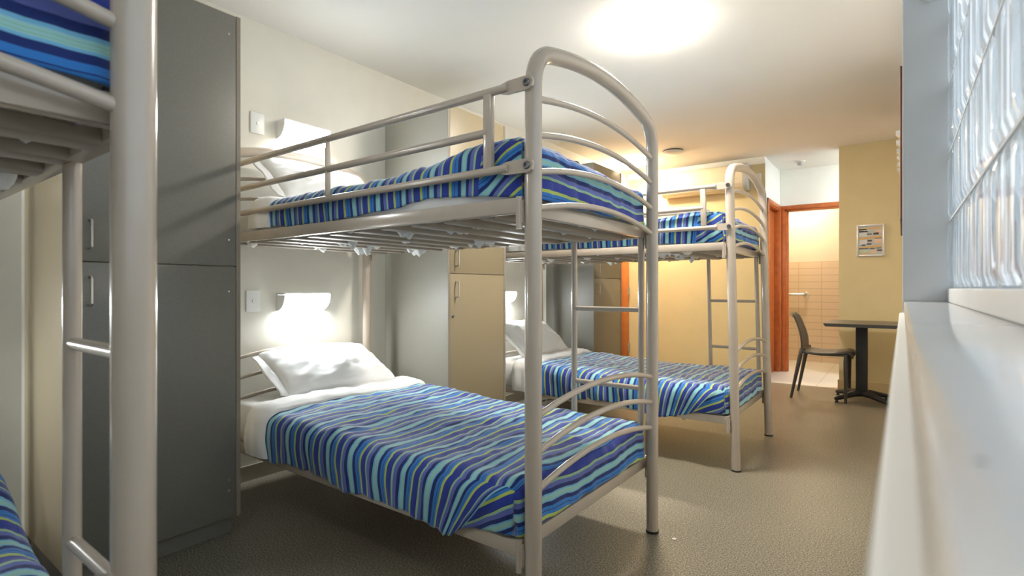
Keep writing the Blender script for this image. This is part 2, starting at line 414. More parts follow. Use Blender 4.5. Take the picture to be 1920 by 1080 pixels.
# outside, seen only through the glass
bm = new_bm(); add_box(bm, (0.36, YB - 2, -0.1), (5.0, 6.6, 0.0)); struct('ground', bm, M['pave'])
bm = new_bm(); add_box(bm, (3.6, YB - 2, 0), (3.7, 6.6, 1.75)); struct('wall_outside', bm, M['backdrop'])
for i, y in enumerate((1.6, 3.3, 5.0)):
    bm = new_bm(); add_box(bm, (3.1, y, 0), (3.25, y + 0.35, 1.5)); struct('trim_%d' % (8 + i), bm, M['orange_light'])

# ------------------------------------------------------------------ lockers
def locker(y0, label, side_m, front_m, xb=-2.90):
    w, xf, h = 0.616, -2.363, 2.29
    t = thing('locker', label, 'locker', (xb, y0, 0), group=None)
    d = xf - xb
    bm = new_bm(); T = 0.018
    add_box(bm, (0, 0, 0.083), (d, T, h), 0.001, 1); add_box(bm, (0, w - T, 0.083), (d, w, h), 0.001, 1)
    add_box(bm, (0.001, T, 0.0835), (d - 0.022, w - T, 0.101)); add_box(bm, (0.001, T, h - T - 0.0005), (d - 0.004, w - T, h - 0.0005))
    add_box(bm, (0, T, 0.101), (0.008, w - T, h - T)); add_box(bm, (0.008, T, 1.178), (d - 0.022, w - T, 1.192))
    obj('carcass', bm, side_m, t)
    bm = new_bm(); add_box(bm, (d - 0.0005, 0.0005, 0.084), (d + 0.001, T - 0.0015, h - 0.001)); add_box(bm, (d - 0.0005, w - T + 0.0015, 0.084), (d + 0.001, w - 0.0005, h - 0.001))
    obj('edging', bm, M['edge'], t)
    bm = new_bm(); add_box(bm, (0.05, 0.012, 0), (d - 0.05, w - 0.018, 0.083)); obj('plinth', bm, front_m, t)
    for k, (z0, z1) in enumerate(((0.086, 1.183), (1.187, h - 0.004))):
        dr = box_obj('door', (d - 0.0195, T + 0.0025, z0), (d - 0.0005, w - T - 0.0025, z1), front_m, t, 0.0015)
        zc = 1.08 if k == 0 else 1.285
        bm = new_bm(); y = 0.074
        add_tube(bm, [(d - 0.001, y, zc - 0.05), (d + 0.026, y, zc - 0.05), (d + 0.031, y, zc - 0.045), (d + 0.031, y, zc + 0.045), (d + 0.026, y, zc + 0.05), (d - 0.001, y, zc + 0.05)], 0.0045, 8)
        obj('handle', bm, M['chrome'], dr)
        if k == 0:
            bm = new_bm(); add_lathe(bm, (d - 0.001, 0.046, 0.905), [(0, 0.006), (0.009, 0.006), (0.011, 0.004), (0.011, 0)], 16, 'x'); obj('lock', bm, M['bolt'], dr)
        for z in ((1.075, 0.25, 0.205) if k == 0 else (1.3, 2.2)):
            bm = new_bm(); add_lathe(bm, (d - 0.001, w - 0.05, z), [(0, 0.003), (0.004, 0.002), (0.0045, 0)], 10, 'x'); obj('screw', bm, M['chrome'], dr)
    return t
locker(0.5445, 'tall grey two-door locker at left, between the first two bunk beds', M['lam_warmlit_pale'], M['lam_dimlit'])
locker(2.490, 'tall beige-fronted locker behind the middle bunk bed, lit pale on its side', M['lam'], M['lam_warmlit'], -2.979)
locker(4.490, 'tall beige-fronted locker beside the orange door, behind the far bunk bed', M['lam_dimlit'], M['lam_warmlit'])
bm = new_bm(); add_lathe(bm, (-2.40 - 0.21, 4.56, 2.291), [(0, 0), (0.045, 0.0), (0.055, 0.02), (0.045, 0.045), (0.02, 0.055), (0, 0.056)], 20)
tag(obj('bundle', bm, M['brown']), 'small dark rounded bundle lying on top of the far locker', 'bundle')

# ------------------------------------------------------------------ bunk beds
W = 0.944; LB = 2.0
def bunk(loc, label, lean=0.0, ladder_x=-0.41):
    t = thing('bunk_bed', label, 'bunk bed', loc, group='steel bunk beds')
    P = M['paint']; made = []
    def part(name, bm, m=P, parent=None, smooth=40):
        if lean:
            for v in bm.verts: v.co.x -= lean * v.co.z
        o = obj(name, bm, m, parent or t, smooth); return o
    def hoop_pts(x):
        zc, rise = 1.80, 0.075; f = lambda y: zc + 4 * rise * (y / W) * (1 - y / W)
        pts = [(x, 0, 0.006), (x, 0, 0.6), (x, 0, 1.2), (x, 0, zc - 0.11)]
        b = 0.09
        for k in range(1, 9):
            s = k / 8; p0, p1, p2 = (0, zc - 0.11), (0, zc + 0.004), (b, f(b))
            pts.append((x, (1 - s) ** 2 * p0[0] + 2 * s * (1 - s) * p1[0] + s * s * p2[0], (1 - s) ** 2 * p0[1] + 2 * s * (1 - s) * p1[1] + s * s * p2[1]))
        for k in range(1, 13):
            y = b + (W / 2 - b) * k / 12; pts.append((x, y, f(y)))
        return pts + [(x, W - p[1], p[2]) for p in pts[-2::-1]]
    for x in (0.0, -LB):
        bm = new_bm(); add_tube(bm, hoop_pts(x), 0.0265, 18); fr = part('end_frame', bm)
        for y in (0, W):
            bm = new_bm(); add_lathe(bm, (x, y, 0), [(0, 0), (0.028, 0), (0.029, 0.004), (0.028, 0.010), (0.0, 0.010)], 18); part('foot_cap', bm, M['rubber'], fr)
        for z in (0.469, 0.583, 0.695, 1.333, 1.445, 1.557, 1.667):
            bm = new_bm()
            add_tube(bm, [(x, 0.012 + (W - 0.024) * k / 20, z + 0.05 * 4 * (k / 20) * (1 - k / 20)) for k in range(21)], 0.0108, 10)
            part('curved_bar', bm)
    for z0, z1 in ((0.277, 0.324), (1.317, 1.364)):
        for y0, y1 in ((-0.035, -0.005), (W + 0.005, W + 0.035)):
            bm = new_bm(); add_box(bm, (-1.962, y0, z0), (-0.036, y1, z1), 0.003); part('side_rail', bm)
        for x0, x1 in ((-0.066, -0.036), (-1.964, -1.934)):
            bm = new_bm(); add_box(bm, (x0, -0.0045, z0 + 0.0005), (x1, W + 0.0045, z1 - 0.0005), 0.003); part('end_rail', bm)
        for x in (-0.034, -LB + 0.034):
            for y in (-0.026, W + 0.026):
                bm = new_bm(); add_tube(bm, [(x, y, z0 - 0.048), (x, y, z1 + 0.003)], 0.0105, 10)
                add_box(bm, (min(x, 0 if x > -1 else -LB) , min(y, 0 if y < .5 else W), z0 - 0.02), (max(x, 0 if x > -1 else -LB), max(y, 0 if y < .5 else W), z1 - 0.006)) if False else None
                add_box(bm, (x - 0.003 if x > -1 else -LB + 0.02, y - 0.006, z0 - 0.03), (-0.02 if x > -1 else x + 0.003, y + 0.006, z1 - 0.01)); part('corner_bracket', bm)
        for k in range(11):
            x = -0.175 - k * 0.165
            bm = new_bm(); add_box(bm, (x - 0.030, -0.005, z0 - 0.006), (x + 0.030, W + 0.005, z0 + 0.02), 0.002); part('slat', bm, M['paint_dull'])
        for k in range(7):
            y = 0.06 + k * (W - 0.12) / 6
            bm = new_bm(); add_tube(bm, [(-1.935, y, z0 + 0.0225), (-0.065, y, z0 + 0.0225)], 0.0025, 6); part('mesh_wire', bm, M['chrome'])
    # guard rails on the near side; flattened bolted ends at the foot post
    for z, bolted in ((1.703, True), (1.578, False), (1.456, True)):
        bm = new_bm(); y = -0.034
        xe = -0.10 if bolted else -0.147
        add_tube(bm, [(-LB + 0.01, y + 0.01, z), (-LB + 0.1, y, z), (xe, y, z)] + ([(xe + 0.03, y, z)] if bolted else []), 0.0135, 12)
        if bolted:
            add_extrude(bm, [(-0.10, z - 0.013), (-0.075, z - 0.020), (0.004, z - 0.021), (0.018, z - 0.014), (0.023, z), (0.018, z + 0.014), (0.004, z + 0.021), (-0.075, z + 0.020), (-0.10, z + 0.013)], 'y', -0.036, -0.027)
        g_ = part('guard_rail', bm)
        if bolted:
            bm = new_bm(); add_lathe(bm, (0.0, -0.036, z), [(0.0, -0.002), (0.005, -0.002), (0.006, -0.006), (0.011, -0.006), (0.0125, -0.003), (0.0125, 0.001), (0, 0.001)], 16, 'y'); part('bolt', bm, M['bolt'], g_)
    bm = new_bm(); add_box(bm, (-0.162, -0.045, 1.456), (-0.130, -0.023, 1.703), 0.004); part('guard_post', bm)
    bm = new_bm(); add_box(bm, (-1.000, -0.045, 1.456), (-0.994, -0.023, 1.703), 0.001); part('guard_post', bm)
    for z in (1.703, 1.578, 1.456):
        bm = new_bm(); y = W + 0.034
        add_tube(bm, [(-LB + 0.01, y - 0.01, z), (-LB + 0.1, y, z), (ladder_x + 0.0, y, z)], 0.0135, 12); part('guard_rail', bm)
    bm = new_bm(); add_tube(bm, [(ladder_x, W + 0.034, 1.36), (ladder_x, W + 0.034, 1.712)], 0.0135, 10); part('guard_post', bm)
    # ladder on the far side
    ld = bpy.data.objects.new('ladder', None); COL.objects.link(ld); ld.parent = t
    for x in (ladder_x, -0.06):
        bm = new_bm(); add_tube(bm, [(x, W + 0.02, 0.322), (x, W + 0.02, 1.320)], 0.0145, 12); part('ladder_upright', bm, P, ld)
    for z in (0.632, 0.990):
        bm = new_bm(); add_tube(bm, [(ladder_x + 0.006, W + 0.02, z), (-0.066, W + 0.02, z)], 0.0115, 10); part('rung', bm, P, ld)
    return t

# ------------------------------------------------------------------ bedding
def mattress(loc, zb, zt, label, seed, lean=0.0, head_up=0.02):
    bm = new_bm()
    x0, x1, y0, y1 = -1.925, -0.072, 0.0, W
    r = 0.045
    nx, ny, nzn = 130, 66, 8
    def P(i, j, k):
        return Vector((x0 + (x1 - x0) * i / nx, y0 + (y1 - y0) * j / ny, zb + (zt - zb) * k / nzn))
    V = {}
    def vert(i, j, k):
        if (i, j, k) in V: return V[(i, j, k)]
        p = P(i, j, k); q = Vector((min(max(p.x, x0 + r), x1 - r), min(max(p.y, y0 + r), y1 - r), min(max(p.z, zb + r * .6), zt - r)))
        d = p - q
        if d.length > 1e-6: p = q + d.normalized() * r * (1 if p.z > zb + r else 0.8)
        p.z = max(p.z, zb)
        if k == nzn: p.z += 0.010 * nz(p.x * 3 + seed, p.y * 3) + head_up * sm(-1.4, -1.75, p.x)
        if k == 0: p.z += 0.003 * nz(p.x * 18 + seed, p.y * 18) + 0.002 - 0.10 * max(0, nz(p.x * 6 + seed, p.y * 8) - 0.10) * (0.35 + 1.6 * abs(nz(p.x * 23, p.y * 23, seed)))
        else: p.y += 0.004 * nz(p.x * 8, p.z * 20, seed) * (1 if k < nzn else 0)
        V[(i, j, k)] = bm.verts.new((p.x - lean * p.z, p.y, p.z)); return V[(i, j, k)]
    def quad(a, b, c, d, mi):
        f = bm.faces.new((vert(*a), vert(*b), vert(*c), vert(*d))); f.material_index = mi
    for i in range(nx):
        for j in range(ny):
            quad((i, j, nzn), (i + 1, j, nzn), (i + 1, j + 1, nzn), (i, j + 1, nzn), 0); quad((i, j, 0), (i, j + 1, 0), (i + 1, j + 1, 0), (i + 1, j, 0), 1)
    for k in range(nzn):
        for i in range(nx):
            quad((i, 0, k), (i + 1, 0, k), (i + 1, 0, k + 1), (i, 0, k + 1), 0); quad((i, ny, k), (i, ny, k + 1), (i + 1, ny, k + 1), (i + 1, ny, k), 0)
        for j in range(ny):
            quad((0, j, k), (0, j, k + 1), (0, j + 1, k + 1), (0, j + 1, k), 0); quad((nx, j, k), (nx, j + 1, k), (nx, j + 1, k + 1), (nx, j, k + 1), 0)
    o = obj('mattress', bm, [M['sheet'], M['ticking']], smooth=60); o.location = loc
    return tag(o, label, 'mattress', 'mattresses on the bunk beds')

def duvet(loc, H, zbot_near, zbot_far, zbot_end, yn, yf, label, seed, bulge, lean=0.0, xh=-1.445, phase=0.087, tilt=0.9, u_slope=0.55, fold=1.0, mid_gap=0.0, near_low=0.0, sgn=1, dseam=0.05):
    """striped quilt: top, two side skirts and a foot skirt of one sheet over a rounded box, UV x = metres along the cloth"""
    xe = -0.028; r = 0.055
    bm = new_bm(); uvl = bm.loops.layers.uv.new('UVMap')
    # columns along x, one exactly on the corner fold
    cols = [xh + (xe - dseam - xh) * i / 116 for i in range(117)] + [xe - dseam + dseam * k / 7 for k in range(1, 8)]
    ny, nq = 66, 20
    nc = len(cols)
    ys = [yn + (yf - yn) * j / ny for j in range(ny + 1)]
    V = {}
    def height(x, y):
        e = 0.0
        e += 0.010 * nz(x * 2.3 + seed, y * 2.7) + 0.011 * nz(x * 6 + seed, y * 4.5 + seed) + 0.0095 * (0.5 - abs(nz(x * 11 + 3 * seed + 1.6 * nz(x * 3, y * 3), y * 4.5 + nz(y * 3, x * 4)))) + 0.005 * nz(x * 24 + seed + 2 * nz(x * 4, y * 4), y * 9) + 0.0028 * nz(x * 42, y * 22, seed)
        return H + e + bulge(x, y)
    def rnd(p, Ht):
        q = Vector((min(p.x, xe - r), min(max(p.y, yn + r), yf - r), min(p.z, Ht - r)))
        d = p - q
        if d.length > 1e-7 and (p.z > Ht - r - 1e-6 or p.x > xe - r or p.y < yn + r or p.y > yf - r):
            n = d.normalized(); return q + n * min(d.length, r), n
        return p.copy(), Vector((0, 0, 1))
    def slope(d0):
        return tilt * (d0 / dseam if d0 < dseam else math.exp(-((d0 - dseam) / 0.22) ** 1.2))
    def top(i, j):
        k = ('t', i, j)
        if k in V: return V[k]
        x, y = cols[i], ys[j]
        Ht = height(x, y)
        p, n = rnd(Vector((x, y, Ht)), Ht)
        V[k] = bm.verts.new((p.x - lean * p.z, p.y, p.z)); return V[k]
    def side(i, q, far):
        if q == 0: return top(i, ny if far else 0)
        if i == nc - 1: return end(ny if far else 0, q)
        k = ('s', i, q, far)
        if k in V: return V[k]
        y = yf if far else yn; Ht = height(cols[i], y); zb = zbot_far if far else zbot_near
        d0 = xe - cols[i]
        wob = 0.012 * nz(cols[i] * 7 + seed, far * 5.0) + 0.010 * nz(cols[i] * 19 + seed, far * 3.0) + 0.012 * math.sin(cols[i] * 9 + seed)
        low = zb + wob * fold
        if not far: low += mid_gap * math.exp(-((cols[i] + 0.42) / 0.22) ** 2) - near_low * math.exp(-((d0 - 0.30) / 0.2) ** 2)
        low = low + (zbot_end - low) * sm(0.12, 0.0, d0)
        f = q / nq; z = Ht + (low - Ht) * f
        qq = Ht - z
        x = cols[i] - slope(d0) * qq
        p, n = rnd(Vector((min(x, xe), y, z)), Ht)
        amp = sm(0.02, 0.14, qq)
        out = amp * fold * (0.016 * math.sin(x * 27 + seed + 2.5 * nz(x * 4, seed)) * nz(x * 2.1, seed + 4) * 1.6 + 0.008 * nz(x * 11 + seed, z * 5) + 0.007 * nz(x * 26, z * 9, seed))
        if d0 >= dseam - 1e-6: out += 0.009 * math.exp(-(d0 - dseam) / 0.10) * sm(0.01, 0.06, qq)
        else: out *= 0.5; out -= 0.004 * sm(0.0, 0.05, qq)
        out += 0.010 * math.sin(PI * f) * fold
        p.y += out if far else -out
        V[k] = bm.verts.new((p.x - lean * p.z, p.y, p.z)); return V[k]
    def end(j, q):
        if q == 0: return top(nc - 1, j)
        k = ('e', j, q)
        if k in V: return V[k]
        y = ys[j]; Ht = height(xe, y)
        low = zbot_end + 0.008 * nz(y * 9 + seed, 2.0)
        f = q / nq; z = Ht + (low - Ht) * f
        p, n = rnd(Vector((xe, y, z)), Ht)
        edge = sm(0, 0.08, min(y - yn, yf - y))
        p.x -= (0.006 * math.sin(PI * f) + 0.007 * (0.5 + nz(y * 14 + seed, z * 7)) + 0.003 * nz(y * 30, z * 8, seed)) * (0.3 + 0.7 * edge)
        V[k] = bm.verts.new((p.x - lean * p.z, p.y, p.z)); return V[k]
    def jit(x, y):
        return 0.010 * nz(x * 5 + seed, y * 5, 3.3) + 0.006 * nz(x * 12, y * 12, seed) + 0.003 * nz(x * 28, y * 28, seed)
    def face(vs, uvs):
        try: f = bm.faces.new(vs)
        except ValueError: return
        for l, u in zip(f.loops, uvs): l[uvl].uv = (sgn * u[0] + phase, u[1])
    for i in range(nc - 1):
        for j in range(ny):
            vs = [top(i, j), top(i + 1, j), top(i + 1, j + 1), top(i, j + 1)]
            face(vs, [(cols[a] + jit(cols[a], ys[b]), ys[b]) for a, b in ((i, j), (i + 1, j), (i + 1, j + 1), (i, j + 1))])
    for far in (0, 1):
        y = yf if far else yn
        for i in range(nc - 1):
            wrapped = xe - cols[i] <= dseam + 1e-6
            for q in range(nq):
                idx = ((i, q), (i + 1, q), (i + 1, q + 1), (i, q + 1))
                vs = [side(a, b, far) for a, b in idx]
                if len(set(vs)) < 4: continue
                uvs = []
                for (a, b), v in zip(idx, vs):
                    qq = height(cols[a], y) - v.co.z
                    if wrapped:
                        dist = max(0, xe - (v.co.x + lean * v.co.z)); uvs.append((xe + qq - u_slope * dist + jit(v.co.x, v.co.z), y))
                    else: uvs.append((cols[a] + jit(cols[a], y) + 0.004 * nz(cols[a] * 4, v.co.z * 9, seed), y + v.co.z))
                if far: vs.reverse(); uvs.reverse()
                face(vs[::-1], uvs[::-1])
    for j in range(ny):
        for q in range(nq):
            idx = ((j, q), (j + 1, q), (j + 1, q + 1), (j, q + 1))
            vs = [end(a, b) for a, b in idx]
            face(vs, [(xe + height(xe, ys[a]) - v.co.z + 0.4 * jit(ys[a], v.co.z), ys[a]) for (a, b), v in zip(idx, vs)])
    o = obj('duvet', bm, M['stripe'], smooth=70, fix=False); o.location = loc
    sol = o.modifiers.new('thickness', 'SOLIDIFY'); sol.thickness = 0.006; sol.offset = -1
    tag(o, label, 'duvet', 'striped duvets on the bunk beds')
    # folded-back white cuff
    bm = new_bm(); rows = []
    cw = 0.165; n = 22
    for i in range(n + 1):
        s = i / n; x = xh - cw + (cw + 0.012) * s
        puff = 0.026 * math.sqrt(max(0.0, 1 - (2 * s - 1) ** 4)) * (1.25 - 0.45 * s)
        row = []
        def emit(px, py, pz, ny_, nz_):
            w = 0.006 * nz(px * 18 + seed, py * 6, pz * 10) + 0.004 * nz(px * 30, py * 22, seed)
            o2 = (puff + (w if 0.05 < s < 0.95 else 0)) - 0.004
            sk = -0.05 * sm(-0.2, 1.0, (py - yn) / (yf - yn)) * (1 - s) - 0.012 * nz(py * 5, seed) * (1 - s)
            row.append(bm.verts.new((px + sk - lean * pz, py + ny_ * o2, pz + nz_ * o2)))
        Ht = height(max(x, xh), yn); Hf = height(max(x, xh), yf)
        for k in range(10):
            f = k / 10; z = zbot_near + 0.004 + (Ht - r - zbot_near - 0.004) * f
            emit(x, yn - 0.006 * math.sin(PI * f), z, -1, 0)
        for k in range(7):
            a = PI / 2 * k / 7
            emit(x, yn + r - r * math.cos(a), Ht - r + r * math.sin(a), -math.cos(a), math.sin(a))
        for k in range(37):
            y = yn + r + (yf - yn - 2 * r) * k / 36; emit(x, y, height(max(x, xh), y), 0, 1)
        for k in range(1, 8):
            a = PI / 2 * (1 - k / 7)
            emit(x, yf - r + r * math.cos(a), Hf - r + r * math.sin(a), math.cos(a), math.sin(a))
        for k in range(1, 8):
            f = k / 7; z = Hf - r + (zbot_far + 0.004 - Hf + r) * f; emit(x, yf, z, 1, 0)
        rows.append(row)
    for i in range(n):
        for k in range(len(rows[0]) - 1):
            bm.faces.new((rows[i][k], rows[i + 1][k], rows[i + 1][k + 1], rows[i][k + 1]))
    c = obj('folded_cuff', bm, M['sheet'], o, smooth=80); c['label'] = 'white folded-back cuff'
    return o

def pillow(loc, label, seed, w=0.72, h=0.46, th=0.075, tilt=25, yaw=0, roll=0):
    """cushion lying against the head bars; local +x is its lower edge"""
    bm = new_bm(); n, mlt = 44, 34
    G = []
    for side in (1, -1):
        rows = []
        for i in range(n + 1):
            row = []
            for j in range(mlt + 1):
                u, v = -1 + 2 * i / n, -1 + 2 * j / mlt
                au, av = abs(u), abs(v)
                px = v * h / 2 * (1 - 0.05 * (1 - au ** 2) * av ** 3) * (1 - 0.03 * au ** 6)
                py = u * w / 2 * (1 - 0.04 * (1 - av ** 2) * au ** 3)
                t_ = th * ((1 - au ** 3.2) * (1 - av ** 2.6)) ** 0.55
                wr = (0.010 * nz(px * 9 + seed, py * 7) + 0.013 * (0.4 - abs(nz(px * 11 + py * 8 + seed, py * 6 - px * 4))) + 0.005 * nz(px * 30, py * 22, seed)) * min(1, t_ / 0.03)
                row.append(bm.verts.new((px, py, side * (t_ * (1.0 if side > 0 else 0.7) + (wr if side > 0 else wr * .5)))))
            rows.append(row)
        G.append(rows)
    for side, rows in enumerate(G):
        for i in range(n):
            for j in range(mlt):
                q = (rows[i][j], rows[i + 1][j], rows[i + 1][j + 1], rows[i][j + 1])
                bm.faces.new(q if side else q[::-1])
    bmesh.ops.remove_doubles(bm, verts=bm.verts, dist=0.0004)
    o = obj('pillow', bm, M['pillow'], smooth=80)
    o.location = loc; o.rotation_euler = (math.radians(roll), math.radians(tilt), math.radians(yaw))
    tag(o, label, 'pillow', 'white pillows on the bunk beds')
    bm = new_bm(); rows = []
    for i in range(5):
        row = []
        for j in range(21):
            v = -1 + 2 * j / 20; s = i / 4
            py = -w / 2 * (0.965 + 0.0) - 0.045 * s - 0.008 * nz(v * 3, seed)
            px = v * h / 2 * (0.93 - 0.10 * s * abs(v) ** 4)
            row.append(bm.verts.new((px, py, 0.006 * math.sin(v * 5 + seed) * s + 0.010 * (1 - s) * (1 - v * v))))
        rows.append(row)
    for i in range(4):
        for j in range(20): bm.faces.new((rows[i][j], rows[i + 1][j], rows[i + 1][j + 1], rows[i][j + 1]))
    f = obj('pillowcase_hem', bm, M['pillow'], o, smooth=80)
    sol = f.modifiers.new('thickness', 'SOLIDIFY'); sol.thickness = 0.004
    return o

def gauss(x, c, s): return math.exp(-((x - c) / s) ** 2)

beds = [
    dict(loc=(-0.8985, 1.320, 0), lean=0.0, lx=-0.41, d='middle', bl='beige tubular steel bunk bed standing in the middle foreground, seen whole'),
    dict(loc=(-0.795, 3.312, 0), lean=0.022, lx=-0.41, d='far', bl='beige tubular steel bunk bed farther back, in front of the air conditioner wall'),
    dict(loc=(-0.850, -0.672, 0), lean=0.0, lx=-0.36, d='left', bl='blurred steel bunk bed cut off by the left edge, its thick post nearest the viewer'),
]
for n_, b in enumerate(beds):
    loc, le, s = b['loc'], b['lean'], 3.7 * (n_ + 1)
    bunk(loc, b['bl'], le, b['lx'])
    mattress(loc, 0.3045, 0.468, 'white sheeted mattress on the lower tier of the %s bunk bed' % b['d'], s, le, 0.035)
    mattress(loc, 1.3445, 1.482, 'white sheeted mattress on the upper tier of the %s bunk bed' % b['d'], s + 1, le, 0.01)
    lowb = (lambda x, y: 0.018 * sm(-0.9, -1.4, x) - 0.012 * gauss(x, -0.5, 0.4))
    upb = (lambda x, y: 0.055 * gauss(x, -0.16, 0.30) * (0.55 + 0.45 * sm(0.9, 0.1, y)))
    if n_ == 2:
        lowb = (lambda x, y: 0.02 + 0.13 * gauss(x, -1.05, 0.28) * sm(0.45, 0.9, y))
        upb = (lambda x, y: 0.01)
    duvet(loc, 0.496, 0.303, 0.345, 0.337, -0.047, W + (0.012 if n_ < 2 else 0.03),
          'blue striped duvet with white cuff on the lower tier of the %s bunk bed' % b['d'], s + 2, lowb, le,
          phase=(0.022, -0.017, 0.05)[n_], near_low=0.03)
    duvet(loc, 1.512, 1.371, 1.371, 1.371, -0.010, W + 0.010, 'blue striped duvet with white cuff on the upper tier of the %s bunk bed' % b['d'],
          s + 5, upb, le, phase=(-0.0135, 0.029, 0.313)[n_], sgn=-1 if n_ == 0 else 1, dseam=0.15, tilt=0.12, fold=0.4, xh=-1.50, mid_gap=0.036 if n_ == 0 else 0.0, u_slope=0.7)
for n_, b in enumerate(beds[:2]):
    x, y, _ = b['loc']
    pillow((x - 1.80 - 0.01 * n_, y + 0.525, 0.625 + 0.03 * n_), 'white pillow propped on the lower tier of the %s bunk bed' % b['d'], 11 + n_, tilt=27 + 12 * n_, h=0.44, yaw=-3 if n_ == 0 else 0, w=0.69)
    pillow((x - 1.83, y + 0.525, 1.68), 'white pillow propped on the upper tier of the %s bunk bed' % b['d'], 21 + n_, tilt=40, h=0.42, w=0.70)

# ------------------------------------------------------------------ wall fittings
def reading_light(y, z, label):
    t = thing('reading_light', label, 'reading light', (XW - 0.001, y, z), group='reading lights over the pillows')
    hw = 0.155; n = 10; R1, D = 0.095, 0.085
    prof = [(D * math.cos(PI / 2 * k / n), R1 * -math.sin(PI / 2 * k / n)) for k in range(n + 1)]
    bm = new_bm(); add_box(bm, (0.0, -hw, 0.0), (D + 0.004, hw, 0.012), 0.002); add_box(bm, (0.0, -hw, -R1), (0.006, hw, 0.0)); 
    for y0, y1 in ((-hw, -hw + 0.004), (hw - 0.004, hw)):
        add_extrude(bm, [(0.006, -R1)] + [(p[0] + 0.008, p[1] - 0.001) for p in prof[::-1]] + [(0.006, 0.0)], 'y', y0, y1)
    obj('housing', bm, M['plastic'], t)
    bm = new_bm()
    rows = [[bm.verts.new((p[0] + 0.0065, yy, p[1])) for p in prof] for yy in (-hw + 0.005, 0, hw - 0.005)]
    for a, c in zip(rows, rows[1:]):
        for k in range(n): bm.faces.new((a[k], a[k + 1], c[k + 1], c[k]))
    obj('diffuser', bm, M['reader'], t)
    return t
def switch(y, z, label):
    t = thing('light_switch', label, 'light switch', (XW, y, z), group='push switches beside the reading lights')
    box_obj('plate', (0, -0.04, -0.06), (0.010, 0.04, 0.06), M['plastic'], t, 0.003)
    bm = new_bm(); add_lathe(bm, (0.009, 0, 0), [(0, 0.008), (0.006, 0.008), (0.008, 0.005), (0.008, 0)], 14, 'x'); obj('button', bm, M['chrome'], t)
for Y0, d in ((1.32, 'middle'), (3.312, 'far'), (-0.672, 'left')):  # left pair is out of view, added to brighten that dark corner
    reading_light(Y0 + 0.507, 1.05, 'lit white reading light above the lower pillow of the %s bunk bed' % d)
    reading_light(Y0 + 0.507, 2.07, 'lit white reading light above the upper pillow of the %s bunk bed' % d)
    if d == 'middle':
        switch(Y0 + 0.212, 1.015, 'white push switch on the wall beside the lower lit reading light')
        switch(Y0 + 0.236, 2.035, 'white push switch on the wall beside the upper lit reading light')

# ceiling lights
def ceiling_light(x, y, label, m, rad=0.20):
    t = thing('ceiling_light', label, 'ceiling light', (x, y, ZC))
    bm = new_bm(); add_lathe(bm, (0, 0, 0), [(0, 0), (rad * 0.97, 0), (rad * 0.97, -0.0155), (0, -0.0155)], 36); obj('base', bm, M['plastic'], t)
    bm = new_bm(); add_lathe(bm, (0, 0, -0.020), [(rad * 0.975, 0.003), (rad, 0.0)] + [(rad * (1 - k / 10), -0.046 * (1 - (1 - k / 10) ** 2)) for k in range(1, 11)], 40)
    obj('glass_shade', bm, m, t)
    for k in range(3):
        a = 0.6 + k * 2 * PI / 3; c, s_ = math.cos(a), math.sin(a)
        bm = new_bm(); add_tube(bm, [(rad * 1.05 * c, rad * 1.05 * s_, -0.02), (rad * 1.06 * c, rad * 1.06 * s_, -0.032), (rad * 1.0 * c, rad * 1.0 * s_, -0.044), (rad * 0.93 * c, rad * 0.93 * s_, -0.046)], 0.004, 6); obj('clip', bm, M['chrome'], t)
    return t
ceiling_light(-1.19, 2.96, 'bright round opal ceiling light above the middle bunk bed', M['lamp'], 0.158)
ceiling_light(-2.60, 6.02, 'glaring warm ceiling light in the far corner above the far locker', M['lamp_warm'], 0.16)
ceiling_light(-1.20, -0.20, 'round opal ceiling light over the left bunk bed, out of view', M['lamp_day'], 0.175)
ceiling_light(0.25, 7.20, 'cool ceiling light in the white recess, hidden by the yellow wall', M['lamp_cool'], 0.15)
ceiling_light(-1.2, 8.45, 'warm ceiling light in the tiled bathroom', M['lamp_bath'], 0.14)

# round ceiling vent, smoke detector, sensor
t = thing('ceiling_vent', 'round white ceiling vent with dark rim near the far wall', 'vent', (-2.06, 5.79, ZC))
bm = new_bm(); add_lathe(bm, (0, 0, 0), [(0, 0), (0.112, 0), (0.112, -0.012), (0, -0.012)], 32); obj('collar', bm, M['dark_gap'], t)
bm = new_bm(); add_lathe(bm, (0, 0, 0), [(0, -0.0125), (0.12, -0.0125), (0.122, -0.018), (0.1, -0.034), (0, -0.042)], 36); obj('cap', bm, M['plastic'], t)
t = thing('smoke_detector', 'small white smoke detector on the recess ceiling', 'smoke detector', (-0.99, 7.18, ZC))
bm = new_bm(); add_lathe(bm, (0, 0, 0), [(0, 0), (0.055, 0), (0.055, -0.012), (0.04, -0.016), (0, -0.016)], 28); obj('mount', bm, M['plastic'], t)
bm = new_bm(); add_lathe(bm, (0, 0, -0.015), [(0, 0), (0.036, 0), (0.036, -0.02), (0.026, -0.035), (0, -0.038)], 28); obj('head', bm, M['grey_plastic'], t)
t = thing('sensor', 'small grey dome sensor high on the pale pier', 'sensor', (0.066, 2.048, 1.985))
bm = new_bm(); add_lathe(bm, (0, 0, 0), [(0.024, 0), (0.024, -0.008), (0.0, -0.008)], 24, 'y'); obj('mount', bm, M['plastic'], t)
bm = new_bm(); add_lathe(bm, (0, -0.007, 0), [(0.0195 * math.cos(PI / 2 * k / 6), -0.018 * math.sin(PI / 2 * k / 6)) for k in range(7)], 24, 'y'); obj('lens', bm, M['grey_plastic'], t)

